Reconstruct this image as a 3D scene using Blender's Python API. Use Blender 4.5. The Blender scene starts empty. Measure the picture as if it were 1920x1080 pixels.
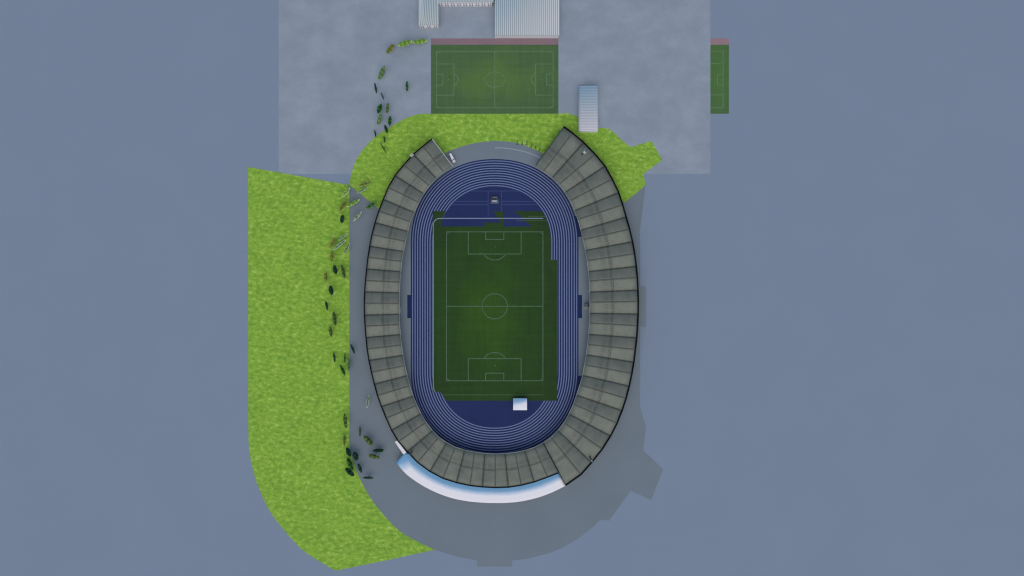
import bpy, bmesh, math, random
from mathutils import Vector, Matrix
random.seed(7)
S = bpy.context.scene
COL = S.collection
H = 500.0            # camera height above the ground
K = 0.375            # metres on the ground per photo pixel
def P(px, py, z=0.0):
    f = K*(H-z)/H
    return Vector(((px-960.0)*f, -(py-540.0)*f, z))

# ------------------------------------------------------------------ materials
E = (1.0, 1.0, 1.0)
LIGHT = (0.87, 0.925, 1.0)
def lin(c):
    c = c/255.0
    return c/12.92 if c <= 0.04045 else ((c+0.055)/1.055)**2.4
def A(rgb):
    return tuple(max(0.003, min(0.9, lin(v)/e)) for v, e in zip(rgb, LIGHT)) + (1.0,)

def new_mat(name, rough=0.85, spec=0.25):
    m = bpy.data.materials.new(name); m.use_nodes = True
    nt = m.node_tree; b = nt.nodes['Principled BSDF']
    b.inputs['Roughness'].default_value = rough
    b.inputs['Specular IOR Level'].default_value = spec
    return m, nt, b
def nd(nt, t, **kw):
    n = nt.nodes.new(t)
    for k, v in kw.items():
        if k in n.inputs: n.inputs[k].default_value = v
        else: setattr(n, k, v)
    return n
def obj_coord(nt, scale=(1,1,1)):
    tc = nt.nodes.new('ShaderNodeTexCoord'); mp = nt.nodes.new('ShaderNodeMapping')
    mp.inputs['Scale'].default_value = scale
    nt.links.new(tc.outputs['Object'], mp.inputs['Vector'])
    return mp.outputs['Vector']
def noise(nt, vec, scale, detail=3, rough=0.55):
    n = nt.nodes.new('ShaderNodeTexNoise')
    n.inputs['Scale'].default_value = scale; n.inputs['Detail'].default_value = detail
    n.inputs['Roughness'].default_value = rough
    nt.links.new(vec, n.inputs['Vector'])
    return n.outputs['Fac']
def ramp(nt, fac, stops):
    r = nt.nodes.new('ShaderNodeValToRGB')
    el = r.color_ramp.elements
    while len(el) > 1: el.remove(el[0])
    el[0].position = stops[0][0]; el[0].color = stops[0][1]
    for p, c in stops[1:]:
        e = el.new(p); e.color = c
    nt.links.new(fac, r.inputs['Fac'])
    return r.outputs['Color']
def mixc(nt, fac, a, b, mode='MIX'):
    m = nt.nodes.new('ShaderNodeMix'); m.data_type = 'RGBA'; m.blend_type = mode
    for sock, v in ((0, fac), (6, a), (7, b)):
        if isinstance(v, (int, float)): m.inputs[sock].default_value = v
        elif isinstance(v, tuple): m.inputs[sock].default_value = v
        else: nt.links.new(v, m.inputs[sock])
    return m.outputs[2]
def noisy(name, c1, c2, scale, stretch=(1,1,1), rough=0.85, spec=0.2, lo=0.35, hi=0.65, detail=4, bump=0.0):
    m, nt, b = new_mat(name, rough, spec)
    v = obj_coord(nt, stretch)
    f = noise(nt, v, scale, detail)
    c = ramp(nt, f, [(lo, A(c1)), (hi, A(c2))])
    nt.links.new(c, b.inputs['Base Color'])
    if bump:
        bp = nt.nodes.new('ShaderNodeBump'); bp.inputs['Strength'].default_value = bump
        bp.inputs['Distance'].default_value = 0.4
        nt.links.new(f, bp.inputs['Height']); nt.links.new(bp.outputs['Normal'], b.inputs['Normal'])
    return m
def plain(name, c, rough=0.7, spec=0.25, var=5, scale=0.6):
    return noisy(name, tuple(max(0, x-var) for x in c), tuple(min(255, x+var) for x in c), scale, rough=rough, spec=spec)

M = {}
M['ground'] = noisy('ground_blue_grey', (111,128,150), (113,130,152), 0.02, detail=6, lo=0.3, hi=0.7)
# concrete yard: clouded slabs of wear
m, nt, b = new_mat('yard_concrete', 0.9, 0.15)
v = obj_coord(nt)
f1 = noise(nt, obj_coord(nt, (1,1.25,1)), 0.045, 6, 0.62); f2 = noise(nt, v, 0.6, 4)
c1 = ramp(nt, f1, [(0.33, A((121,135,150))), (0.5, A((127,141,157))), (0.67, A((134,148,164)))])
c2 = ramp(nt, f2, [(0.3, (0.97,0.97,0.97,1)), (0.7, (1.03,1.03,1.03,1))])
nt.links.new(mixc(nt, 1.0, c1, c2, 'MULTIPLY'), b.inputs['Base Color']); M['yard'] = m
M['plaza'] = noisy('plaza_asphalt', (100,114,126), (105,119,131), 0.03, detail=8, lo=0.3, hi=0.7)
# bright lawn
def lawn_mat(name, stretch, rot):
    m, nt, b = new_mat(name, 0.95, 0.1)
    tc = nt.nodes.new('ShaderNodeTexCoord'); mp = nt.nodes.new('ShaderNodeMapping')
    mp.inputs['Scale'].default_value = stretch; mp.inputs['Rotation'].default_value = (0,0,rot)
    nt.links.new(tc.outputs['Object'], mp.inputs['Vector']); v = mp.outputs['Vector']
    f1 = noise(nt, v, 0.36, 7, 0.72); f2 = noise(nt, v, 0.07, 5, 0.65)
    f3 = noise(nt, v, 1.4, 2)
    c1 = ramp(nt, f1, [(0.32, A((92,136,56))), (0.44, A((110,153,58))), (0.56, A((130,168,66))), (0.67, A((160,193,104)))])
    c2 = ramp(nt, f2, [(0.35, (0.90,0.93,0.90,1)), (0.65, (1.06,1.05,1.04,1))])
    c3 = ramp(nt, f3, [(0.3, (0.88,0.90,0.87,1)), (0.7, (1.10,1.08,1.08,1))])
    c = mixc(nt, 1.0, mixc(nt, 1.0, c1, c2, 'MULTIPLY'), c3, 'MULTIPLY')
    nt.links.new(c, b.inputs['Base Color'])
    bp = nt.nodes.new('ShaderNodeBump'); bp.inputs['Strength'].default_value = 0.35; bp.inputs['Distance'].default_value = 0.5
    nt.links.new(f1, bp.inputs['Height']); nt.links.new(bp.outputs['Normal'], b.inputs['Normal'])
    return m
M['lawn'] = lawn_mat('lawn_grass', (0.75,1.15,1), 0.25)
# pitch turf with a worn middle: lighter patch colour fades to a darker surround
def turf_mat(name, dark, mid, lite, cx, cy, rx, ry, shades=(0.45,1.15)):
    m, nt, b = new_mat(name, 0.95, 0.1)
    g = nt.nodes.new('ShaderNodeTexCoord')
    mp = nt.nodes.new('ShaderNodeMapping'); mp.vector_type = 'TEXTURE'
    c = P(cx, cy); mp.inputs['Location'].default_value = (c.x, c.y, 0)
    mp.inputs['Scale'].default_value = (rx*K, ry*K, 1)
    nt.links.new(g.outputs['Object'], mp.inputs['Vector'])
    ln = nt.nodes.new('ShaderNodeVectorMath'); ln.operation = 'LENGTH'
    nt.links.new(mp.outputs['Vector'], ln.inputs[0])
    f = noise(nt, obj_coord(nt), 0.05, 5, 0.6)
    ad = nt.nodes.new('ShaderNodeMath'); ad.operation = 'MULTIPLY_ADD'
    nt.links.new(f, ad.inputs[0]); ad.inputs[1].default_value = 0.9; nt.links.new(ln.outputs['Value'], ad.inputs[2])
    col = ramp(nt, ad.outputs[0], [(0.0, A(lite)), (0.6, A(lite)), (1.0, A(mid))])
    # outer surround
    sb = nt.nodes.new('ShaderNodeMath'); sb.operation = 'SUBTRACT'; nt.links.new(ad.outputs[0], sb.inputs[0]); sb.inputs[1].default_value = 1.15
    col2 = mixc(nt, ramp(nt, sb.outputs[0], [(0.05, (0,0,0,1)), (0.75, (1,1,1,1))]), col, A(dark))
    # mown lattice
    w1 = noise(nt, obj_coord(nt, (0.4,0.02,1)), 1.0, 2); w2 = noise(nt, obj_coord(nt, (0.02,0.4,1)), 1.0, 2)
    k1 = ramp(nt, w1, [(0.3, (0.93,0.94,0.93,1)), (0.7, (1.06,1.05,1.06,1))])
    k2 = ramp(nt, w2, [(0.3, (0.93,0.94,0.93,1)), (0.7, (1.06,1.05,1.06,1))])
    f9 = noise(nt, obj_coord(nt), 0.9, 4, 0.7)
    k3 = ramp(nt, f9, [(0.3, (0.90,0.90,0.90,1)), (0.7, (1.10,1.10,1.10,1))])
    c = mixc(nt, 1.0, mixc(nt, 1.0, mixc(nt, 1.0, col2, k1, 'MULTIPLY'), k2, 'MULTIPLY'), k3, 'MULTIPLY')
    nt.links.new(c, b.inputs['Base Color'])
    return m
M['turf'] = turf_mat('main_pitch_turf', (36,53,35), (42,67,33), (49,79,32), 915, 590, 135, 220)
M['turf_train'] = turf_mat('training_pitch_turf', (62,88,66), (69,98,64), (79,108,62), 930, 150, 190, 100)
M['turf_train2'] = turf_mat('far_pitch_turf', (64,92,66), (70,104,62), (72,106,60), 1330, 150, 60, 75)
M['red'] = noisy('dull_red_runup', (114,101,112), (126,105,114), 0.15, (0.3,1,1))
M['track'] = noisy('blue_track', (23,36,76), (27,41,83), 0.04, detail=6)
M['infield'] = noisy('blue_infield', (28,41,84), (32,45,90), 0.03, detail=6)
M['lane'] = plain('lane_line', (98,114,154), var=4)
M['faint_line'] = plain('faint_blue_line', (57,68,116), var=3)
M['pitch_line'] = plain('pitch_line', (68,97,76), var=6, scale=0.3)
M['pitch_line2'] = plain('training_pitch_line', (86,116,86), var=6, scale=0.3)
M['kerb_line'] = plain('pale_kerb', (128,142,172), var=5)
M['side_line'] = plain('touch_kerb', (112,136,132), var=5)
M['road_line'] = plain('road_line', (134,146,162), var=4)
# stadium roof sheet: dull green grey with weather streaks
def roof_mat(name, base, streak):
    m, nt, b = new_mat(name, 0.6, 0.3)
    uv = nt.nodes.new('ShaderNodeUVMap'); 
    mp = nt.nodes.new('ShaderNodeMapping'); mp.inputs['Scale'].default_value = (0.35, 3.0, 1)
    nt.links.new(uv.outputs['UV'], mp.inputs['Vector'])
    n1 = noise(nt, mp.outputs['Vector'], 3.0, 4)
    n2 = noise(nt, obj_coord(nt), 0.11, 5, 0.6)
    n3 = noise(nt, obj_coord(nt), 0.9, 3, 0.6)
    k = ramp(nt, n1, [(0.3, (0.90,0.90,0.90,1)), (0.7, (1.08,1.08,1.07,1))])
    k2 = ramp(nt, n2, [(0.33, (0.88,0.90,0.92,1)), (0.67, (1.10,1.08,1.06,1))])
    k3 = ramp(nt, n3, [(0.3, (0.95,0.95,0.95,1)), (0.7, (1.05,1.05,1.05,1))])
    # rain stains beside the joint halfway up the sheet
    sx = nt.nodes.new('ShaderNodeSeparateXYZ'); nt.links.new(uv.outputs['UV'], sx.inputs[0])
    st = ramp(nt, sx.outputs['Y'], [(0.0,(1,1,1,1)),(0.24,(1,1,1,1)),(0.34,(streak+0.08,)*3+(1,)),(0.42,(1,1,1,1)),(0.46,(streak-0.1,)*3+(1,)),(0.52,(1,1,1,1)),(1.0,(1,1,1,1))])
    mp2 = nt.nodes.new('ShaderNodeMapping'); mp2.inputs['Scale'].default_value = (4, 1.0, 1)
    nt.links.new(uv.outputs['UV'], mp2.inputs['Vector'])
    n4 = noise(nt, mp2.outputs['Vector'], 1.7, 3)
    stm = mixc(nt, ramp(nt, n4, [(0.36,(0,0,0,1)),(0.56,(1,1,1,1))]), (1,1,1,1), st)
    c = mixc(nt, 1.0, mixc(nt, 1.0, mixc(nt, 1.0, mixc(nt, 1.0, A(base), k, 'MULTIPLY'), k2, 'MULTIPLY'), k3, 'MULTIPLY'), stm, 'MULTIPLY')
    nt.links.new(c, b.inputs['Base Color'])
    return m
M['roof'] = roof_mat('roof_sheet', (99,107,101), 0.68)
M['gutter'] = plain('roof_gutter', (44,52,54), var=4)
M['ridge'] = plain('ridge_cap', (68,76,74), var=4)
M['seam'] = plain('sheet_joint', (66,75,75), var=4)
M['black'] = plain('black_rim', (9,15,20), rough=0.8, spec=0.05, var=2)
M['pale_rim'] = plain('pale_inner_rim', (132,144,148), var=6)
M['concrete'] = plain('stand_concrete', (140,138,130), var=8)
M['seat'] = plain('seat_grey', (112,118,124), var=6)
M['seat_blue'] = plain('seat_blue', (60,80,130), var=6)
M['white'] = plain('white_paint', (206,208,218), rough=0.45, var=3)
M['white2'] = plain('white_sheet', (206,212,222), rough=0.5, var=4)
M['wall'] = plain('white_wall', (206,206,214), rough=0.7, var=4)
M['glass'] = plain('dark_window', (70,72,84), rough=0.2, spec=0.5, var=4)
M['dark'] = plain('dark_steel', (36,46,54), rough=0.5, var=4)
M['grey'] = plain('mid_grey', (82,92,100), var=4)
M['lgrey'] = plain('light_grey', (150,160,162), var=4)
M['beige'] = plain('beige_board', (126,134,128), var=6)
M['tyre'] = plain('tyre', (30,30,32), var=2)
M['pole'] = plain('green_pole', (60,96,44), rough=0.5, var=3)
M['flag'] = plain('furled_flag', (80,118,58), var=6)
M['post'] = plain('steel_post', (150,155,165), rough=0.4, var=4)
def grad_mat(name, axis_from, axis_to, stops, rough=0.5, uvmode=False, warp=0.0):
    """sky-reflection colour fade painted across the sheet"""
    m, nt, b = new_mat(name, rough, 0.3)
    if uvmode:
        uv = nt.nodes.new('ShaderNodeUVMap'); src = uv.outputs['UV']
        sx = nt.nodes.new('ShaderNodeSeparateXYZ'); nt.links.new(src, sx.inputs[0])
        mn = nt.nodes.new('ShaderNodeMath'); mn.operation = 'SMOOTH_MIN'; mn.inputs[2].default_value = 0.08
        nt.links.new(sx.outputs['X'], mn.inputs[0]); nt.links.new(sx.outputs['Y'], mn.inputs[1]); t = mn.outputs[0]
    else:
        tc = nt.nodes.new('ShaderNodeTexCoord')
        d = Vector(axis_to)-Vector(axis_from); l2 = d.length_squared
        sb = nt.nodes.new('ShaderNodeVectorMath'); sb.operation = 'SUBTRACT'; sb.inputs[1].default_value = axis_from
        nt.links.new(tc.outputs['Object'], sb.inputs[0])
        dt = nt.nodes.new('ShaderNodeVectorMath'); dt.operation = 'DOT_PRODUCT'; dt.inputs[1].default_value = d/l2
        nt.links.new(sb.outputs['Vector'], dt.inputs[0]); t = dt.outputs['Value']
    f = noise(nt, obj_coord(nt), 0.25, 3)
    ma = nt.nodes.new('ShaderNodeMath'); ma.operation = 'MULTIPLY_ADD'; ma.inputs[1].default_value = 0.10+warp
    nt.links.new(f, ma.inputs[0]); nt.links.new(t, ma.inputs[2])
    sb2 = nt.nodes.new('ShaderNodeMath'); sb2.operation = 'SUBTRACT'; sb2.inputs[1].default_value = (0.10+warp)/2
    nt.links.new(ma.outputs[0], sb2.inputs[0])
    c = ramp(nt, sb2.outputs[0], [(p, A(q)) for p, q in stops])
    nt.links.new(c, b.inputs['Base Color'])
    return m

# ------------------------------------------------------------------ mesh helpers
class MB:
    def __init__(s): s.bm = bmesh.new(); s.mats = []; s.uv = None
    def mi(s, mat):
        if mat not in s.mats: s.mats.append(mat)
        return s.mats.index(mat)
    def face(s, pts, mat=None, uv=None, smooth=False):
        vs = [s.bm.verts.new(p) for p in pts]
        f = s.bm.faces.new(vs)
        if mat is not None: f.material_index = s.mi(mat)
        f.smooth = smooth
        if uv:
            if s.uv is None: s.uv = s.bm.loops.layers.uv.new('UVMap')
            for l, u in zip(f.loops, uv): l[s.uv].uv = u
        return f
    def prism(s, base, z0, z1, mat=None, topmat=None):
        """closed prism over an XY outline"""
        n = len(base)
        b = [s.bm.verts.new((p[0], p[1], z0)) for p in base]; t = [s.bm.verts.new((p[0], p[1], z1)) for p in base]
        area = sum(base[i][0]*base[(i+1)%n][1]-base[(i+1)%n][0]*base[i][1] for i in range(n))
        if area < 0: b.reverse(); t.reverse()
        fs = [s.bm.faces.new(t), s.bm.faces.new(b[::-1])]
        for i in range(n): fs.append(s.bm.faces.new((b[i], b[(i+1)%n], t[(i+1)%n], t[i])))
        for k, f in enumerate(fs):
            mm = topmat if (k == 0 and topmat) else mat
            if mm: f.material_index = s.mi(mm)
    def box(s, c, size, rz=0.0, mat=None, tilt=None):
        M4 = Matrix.Translation(c) @ Matrix.Rotation(rz, 4, 'Z')
        if tilt: M4 = M4 @ tilt
        r = bmesh.ops.create_cube(s.bm, size=1.0, matrix=M4 @ Matrix.Diagonal((*size, 1)))
        if mat:
            i = s.mi(mat)
            for f in {f for v in r['verts'] for f in v.link_faces}: f.material_index = i
    def cyl(s, a, b, r0, r1, n=8, mat=None):
        a = Vector(a); b = Vector(b); d = b-a
        q = d.to_track_quat('Z', 'Y').to_matrix().to_4x4()
        r = bmesh.ops.create_cone(s.bm, cap_ends=True, segments=n, radius1=r0, radius2=r1, depth=d.length, matrix=Matrix.Translation((a+b)/2) @ q)
        if mat:
            i = s.mi(mat)
            for f in {f for v in r['verts'] for f in v.link_faces}: f.material_index = i
    def ball(s, c, r, mat=None):
        q = bmesh.ops.create_icosphere(s.bm, subdivisions=1, radius=r, matrix=Matrix.Translation(c))
        if mat:
            i = s.mi(mat)
            for f in {f for v in q['verts'] for f in v.link_faces}: f.material_index = i
    def ribbon(s, pts, w, z=None, mat=None, closed=False):
        """flat strip of width w along a polyline of points"""
        n = len(pts); L = []; R = []
        for i in range(n):
            if closed: a = pts[(i-1) % n]; b = pts[(i+1) % n]
            else: a = pts[max(0, i-1)]; b = pts[min(n-1, i+1)]
            d = Vector((b[0]-a[0], b[1]-a[1], 0)).normalized(); nn = Vector((-d.y, d.x, 0))*w/2
            # mitre
            k = 1.0
            if 0 < i < n-1 or closed:
                p = pts[i]; e = Vector((p[0]-a[0], p[1]-a[1], 0))
                if e.length > 1e-6:
                    cs = abs(e.normalized().dot(d)); k = min(1.6, 1/max(cs, 0.3))
            p = Vector((pts[i][0], pts[i][1], pts[i][2] if z is None else z))
            L.append(s.bm.verts.new(p+nn*k)); R.append(s.bm.verts.new(p-nn*k))
        rng = range(n if closed else n-1)
        for i in rng:
            j = (i+1) % n
            f = s.bm.faces.new((R[i], R[j], L[j], L[i]))
            if mat: f.material_index = s.mi(mat)
    def beam(s, pts, w, h, mat=None):
        """solid strip: width w, depth h hanging below the polyline"""
        n = len(pts); rows = []
        for i in range(n):
            a = pts[max(0, i-1)]; b = pts[min(n-1, i+1)]
            d = Vector((b[0]-a[0], b[1]-a[1], 0)).normalized(); nn = Vector((-d.y, d.x, 0))*w/2
            p = Vector(pts[i])
            rows.append([s.bm.verts.new(q) for q in (p+nn, p-nn, p-nn-Vector((0,0,h)), p+nn-Vector((0,0,h)))])
        i0 = s.mi(mat) if mat else 0
        for i in range(n-1):
            for k in range(4):
                f = s.bm.faces.new((rows[i][k], rows[i][(k+1) % 4], rows[i+1][(k+1) % 4], rows[i+1][k])); f.material_index = i0
        f = s.bm.faces.new(rows[0][::-1]); f.material_index = i0
        f = s.bm.faces.new(rows[-1]); f.material_index = i0
    def build(s, name, mat=None, parent=None, normals=True):
        if mat and mat not in s.mats:
            if s.mats: s.mats.append(mat)
            else: s.mats = [mat]
        if normals: bmesh.ops.recalc_face_normals(s.bm, faces=s.bm.faces)
        me = bpy.data.meshes.new(name); s.bm.to_mesh(me); s.bm.free()
        for m_ in s.mats: me.materials.append(m_)
        o = bpy.data.objects.new(name, me); COL.objects.link(o)
        if parent is not None:
            o.parent = parent
            if parent.type == 'EMPTY' and parent.get('_world'): pass
        return o
def tag(o, label=None, cat=None, group=None, kind=None):
    if label: o['label'] = label
    if cat: o['category'] = cat
    if group: o['group'] = group
    if kind: o['kind'] = kind
    return o
def empty(name, loc=(0,0,0), rz=0.0):
    o = bpy.data.objects.new(name, None); COL.objects.link(o); o.location = loc; o.rotation_euler = (0,0,rz)
    o.empty_display_size = 1.0
    return o
def part(mb, name, mat, root, label=None):
    """a part modelled in world coordinates, parented so that it stays in place"""
    o = mb.build(name, mat, None)
    base = root
    while base.parent is not None: base = base.parent
    o.parent = root
    if root.type == 'EMPTY' or root is base:
        o.matrix_parent_inverse = (Matrix.Translation(root.location) @ Matrix.Rotation(root.rotation_euler.z, 4, 'Z')).inverted()
    if label: o['label'] = label
    return o
def sheet(name, pts, z, mat, kind='structure', thick=0.0):
    mb = MB()
    q = [P(x, y, 0) for x, y in pts]
    f = mb.face([(p.x, p.y, z) for p in q])
    if f.normal.z == 0: f.normal_update()
    o = mb.build(name, mat, None)
    me = o.data
    if me.polygons[0].normal.z < 0: me.flip_normals()
    return tag(o, kind=kind)
def px(pts, z): return [P(a, b, 0)+Vector((0, 0, z)) for a, b in pts]
def arc(cx, cy, rx, ry, a0, a1, n):
    return [(cx+rx*math.cos(math.radians(a0+(a1-a0)*i/n)), cy-ry*math.sin(math.radians(a0+(a1-a0)*i/n))) for i in range(n+1)]
def smooth(pts, k=6):
    """Catmull-Rom through pixel points"""
    out = []
    for i in range(len(pts)-1):
        p0 = pts[max(0, i-1)]; p1 = pts[i]; p2 = pts[i+1]; p3 = pts[min(len(pts)-1, i+2)]
        for j in range(k):
            t = j/k
            out.append(tuple(0.5*((2*p1[d])+(-p0[d]+p2[d])*t+(2*p0[d]-5*p1[d]+4*p2[d]-p3[d])*t*t+(-p0[d]+3*p1[d]-3*p2[d]+p3[d])*t**3) for d in (0,1)))
    out.append(pts[-1]); return out

# ------------------------------------------------------------------ ground sheets
mb = MB(); mb.face([(-3000,-3000,0),(3000,-3000,0),(3000,3000,0),(-3000,3000,0)])
tag(mb.build('ground', M['ground']), kind='structure')
sheet('yard', [(522.5,-260),(1332,-260),(1332,326),(522.5,326)], 0.03, M['yard'])
plaza_pts = [(655,347)] + smooth([(655,800),(656.5,840),(670,885.5),(689,924),(710.7,955),(746.7,993.3),(780,1014),(816,1030.5),(855,1043),(894.5,1050.5)]) + \
    [(894.5,1062),(960.5,1062)] + smooth([(960.5,1051),(1000,1045),(1050,1029),(1096,1001),(1126.7,974)]) + \
    [(1142,976.3),(1182.5,920),(1221,937.5),(1243.3,880),(1206,845),(1211,799),(1200,762),(1200.3,613),(1211.5,613),(1211.5,537),(1200.3,537),(1200,430),(1204,400),(1211,345),(1150,250),(960,230),(800,240),(700,300)]
sheet('plaza', plaza_pts, 0.06, M['plaza'])
left_lawn = [(465,313),(655,347)] + smooth([(655,800),(656,840),(670,885.5),(689,924),(710.7,955),(746.7,993.3),(780,1014),(816,1030.5)]) + [(723,1051)] + \
    smooth([(629,1070),(612.5,1060.5),(569.4,1033),(536,998),(507,960),(488,921.5),(476,888),(467,840),(465,770)])
o = sheet('grass', left_lawn, 0.10, M['lawn'], kind='stuff')
tag(o, 'long bright green lawn curving down the left of the stadium', 'grass')
north_lawn = smooth([(654.8,346.5),(658.5,327.8),(667.8,300),(684.4,276),(704.8,255.6),(728.9,239.8),(751,226.9),(769.6,218.5),(786.3,213.8)], 5) + \
    [(808,213.4),(1047,213.4),(1062,211.8),(1073,215),(1088,221),(1122,240),(1140,240.5),(1153,250),(1167.8,264.8),(1182.6,275.6),(1221.5,264.4),(1241.9,300),(1206.7,325.9),(1210.4,347.5),(1171.5,379.6),(1110,345)] + \
    smooth([(1017,288),(1007.8,282.5),(999.4,279),(991,275.2),(980,271.4),(969,268.4),(955,265.9),(929,264.4),(899,267),(875,272),(849,280.5),(836.3,286)], 4) + [(800,330),(745,385),(712,393)]
o = sheet('grass', north_lawn, 0.10, M['lawn'], kind='stuff')
tag(o, 'bright green lawn wrapped round the open north end of the stadium', 'grass')
mb = MB(); mb.ribbon(px(smooth([(928,277),(940,277.3),(955,278.7),(974.4,282.2),(991,286.7),(1005,292.2),(1016,297.5)]), 0.075), 0.6)
tag(mb.build('road_marking', M['road_line']), kind='structure')

# ------------------------------------------------------------------ running track
CX, CT, CB = 927.5, 455.5, 695.5
SE = 2.13     # the bends are a little fuller than half circles
def bend(r, cy, a0, a1, n):
    out = []
    for i in range(n+1):
        a = math.radians(a0+(a1-a0)*i/n); c, q = math.cos(a), math.sin(a)
        k = (abs(c)**SE+abs(q)**SE)**(-1/SE); out.append((CX+r*k*c, cy-r*k*q))
    return out
def oval(r, n=48): return bend(r, CT, 180, 0, n) + bend(r, CB, 360, 180, n)
root = tag(empty('running_track', P(CX, 575)), kind='structure')
mb = MB(); R0 = 157.2
outer = px(oval(R0), 0.09); inner = px(oval(106), 0.09)
n = len(outer)
for i in range(n):
    j = (i+1) % n; mb.face([outer[i], outer[j], inner[j], inner[i]])
tr = part(mb, 'track_surface', M['track'], root)
mb = MB()
for q in ([(763.7,553),(770.8,553),(770.8,596.5),(763.7,596.5)], [(1084.2,553),(1091.3,553),(1091.3,596.5),(1084.2,596.5)],
          [(1070,405),(1082,405),(1091,444),(1083.5,444)], [(1083.5,705),(1091,705),(1082,745),(1070,745)],
          ):
    mb.face(px(q, 0.082))
part(mb, 'track_apron', M['track'], root)
mb = MB(); mb.face(px(oval(106.2), 0.083)); part(mb, 'infield_surface', M['infield'], root)
mb = MB()
for k in range(11):
    r = 153.8-4.66*k
    if k == 10: r = 107.3
    mb.ribbon(px(oval(r, 64), 0.096), 0.66, closed=True)
part(mb, 'lane_marking', M['lane'], root)
mb = MB()
def seg(mb, x0, y0, x1, y1, w, z): mb.ribbon(px([(x0,y0),(x1,y1)], z), w*K)
for x0, y0, x1, y1 in ((878,358.2,977,358.2),(915.3,358.6,915.3,407),(940.2,358.6,940.2,407),(851,377.6,914.8,377.6),(846,383.5,914.8,383.5),(940.7,377.6,1004,377.6),(940.7,383.5,1009,383.5)):
    seg(mb, x0, y0, x1, y1, 1.0, 0.090)
part(mb, 'infield_marking', M['faint_line'], root)

# ------------------------------------------------------------------ main pitch
root = tag(empty('football_pitch', P(CX, 574.5)), kind='structure')
def inner_arc(y, r=105.4): return CX + r*max(0, 1-((CT-y)/r)**SE)**(1/SE)
turf = [(811.2,395.8),(836.3,395.8),(831,406),(827.5,418),(826,424.3),(908.5,424.3),(908.5,417.6),(940.5,417.6),(933,409),(925.4,396),(943.6,397),(944.6,417.6),(944.6,425),(997.8,424.8),(980,410),(964.7,395.8),(1014,395.8)]
turf += [(inner_arc(y), y) for y in (400,406,412,420,430,440,450)] + [(1033.3,487),(1044.6,487),(1044.6,751.3),(837,751.3),(831,744),(825.5,734.5),(811.2,734.5)]
mb = MB(); mb.face(px(turf, 0.110)); o = part(mb, 'turf', M['turf'], root)
def pitch_lines(mb, x0, x1, y0, y1, pen, pend, goal, goald, cr, z, w, spot, arcr, vertical=True, crx=None):
    """markings of a football pitch whose goals stand on the short sides"""
    def T(u, v):      # u along the length, v across, both in photo pixels from the centre
        return ((x0+x1)/2+v, (y0+y1)/2+u) if vertical else ((x0+x1)/2+u, (y0+y1)/2+v)
    L = ((y1-y0) if vertical else (x1-x0))/2; W = ((x1-x0) if vertical else (y1-y0))/2
    def line(a, b): mb.ribbon(px([T(*a), T(*b)], z), w*K)
    h = w/2
    line((-L-h,-W),(L+h,-W)); line((-L-h,W),(L+h,W))
    for s in (-1, 1):
        line((s*L,-W+h),(s*L,W-h))
        for hw, d in ((pen, pend), (goal, goald)):
            line((s*(L-h),-hw),(s*(L-d-h),-hw)); line((s*(L-h),hw),(s*(L-d-h),hw)); line((s*(L-d),-hw+h),(s*(L-d),hw-h))
        # penalty spot
        c = T(s*(L-spot), 0); mb.face(px(arc(c[0], c[1], 1.1, 1.1, 0, 330, 11), z))
        # penalty arc
        a = []
        for i in range(25):
            t = -math.pi/2+math.pi*i/24
            u = L-spot-arcr*math.cos(t); vv = arcr*math.sin(t)*(crx or 1)
            if u < L-pend-h: a.append(T(s*u, vv))
        mb.ribbon(px(a, z), w*K)
        for t_ in (-1, 1):
            mb.ribbon(px([T(s*(L-4*math.cos(q)), t_*(W-4*math.sin(q))) for q in [math.pi/2*i/8 for i in range(1, 8)]], z), w*K*0.7)
    line((0,-W+h),(0,W-h))
    if crx: mb.ribbon(px([T(cr*math.cos(i*math.pi/32), cr*crx*math.sin(i*math.pi/32)) for i in range(64)], z+0.004), w*K, closed=True)
    else: mb.ribbon(px([T(cr*math.cos(i*math.pi/32), cr*math.sin(i*math.pi/32)) for i in range(64)], z+0.004), w*K, closed=True)
mb = MB(); pitch_lines(mb, 837.2, 1018, 434.7, 713.8, 49.5, 41.5, 17, 14.2, 23.6, 0.118, 1.5, 28.3, 24.5)
part(mb, 'pitch_marking', M['pitch_line'], root)
mb = MB(); seg(mb, 830, 740.3, 1018, 740.3, 1.1, 0.118); seg(mb, 990, 406.2, 1024, 406.2, 0.9, 0.118); seg(mb, 968, 413.3, 1026, 413.3, 0.9, 0.118)
part(mb, 'surround_marking', plain('dull_line', (62,88,64), var=3), root)
mb = MB(); mb.ribbon(px(arc(824.5, 421.5, 12, 12, 150, 90, 10)+[(1018.5,409.5)], 0.125), 0.5)
part(mb, 'end_kerb', M['kerb_line'], root)
mb = MB(); mb.ribbon(px([(815,735),(813.2,728),(812.5,720),(812.5,424)]+arc(824.5, 421.5, 12, 12, 180, 152, 5), 0.125), 0.5)
part(mb, 'side_kerb', M['side_line'], root)

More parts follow.
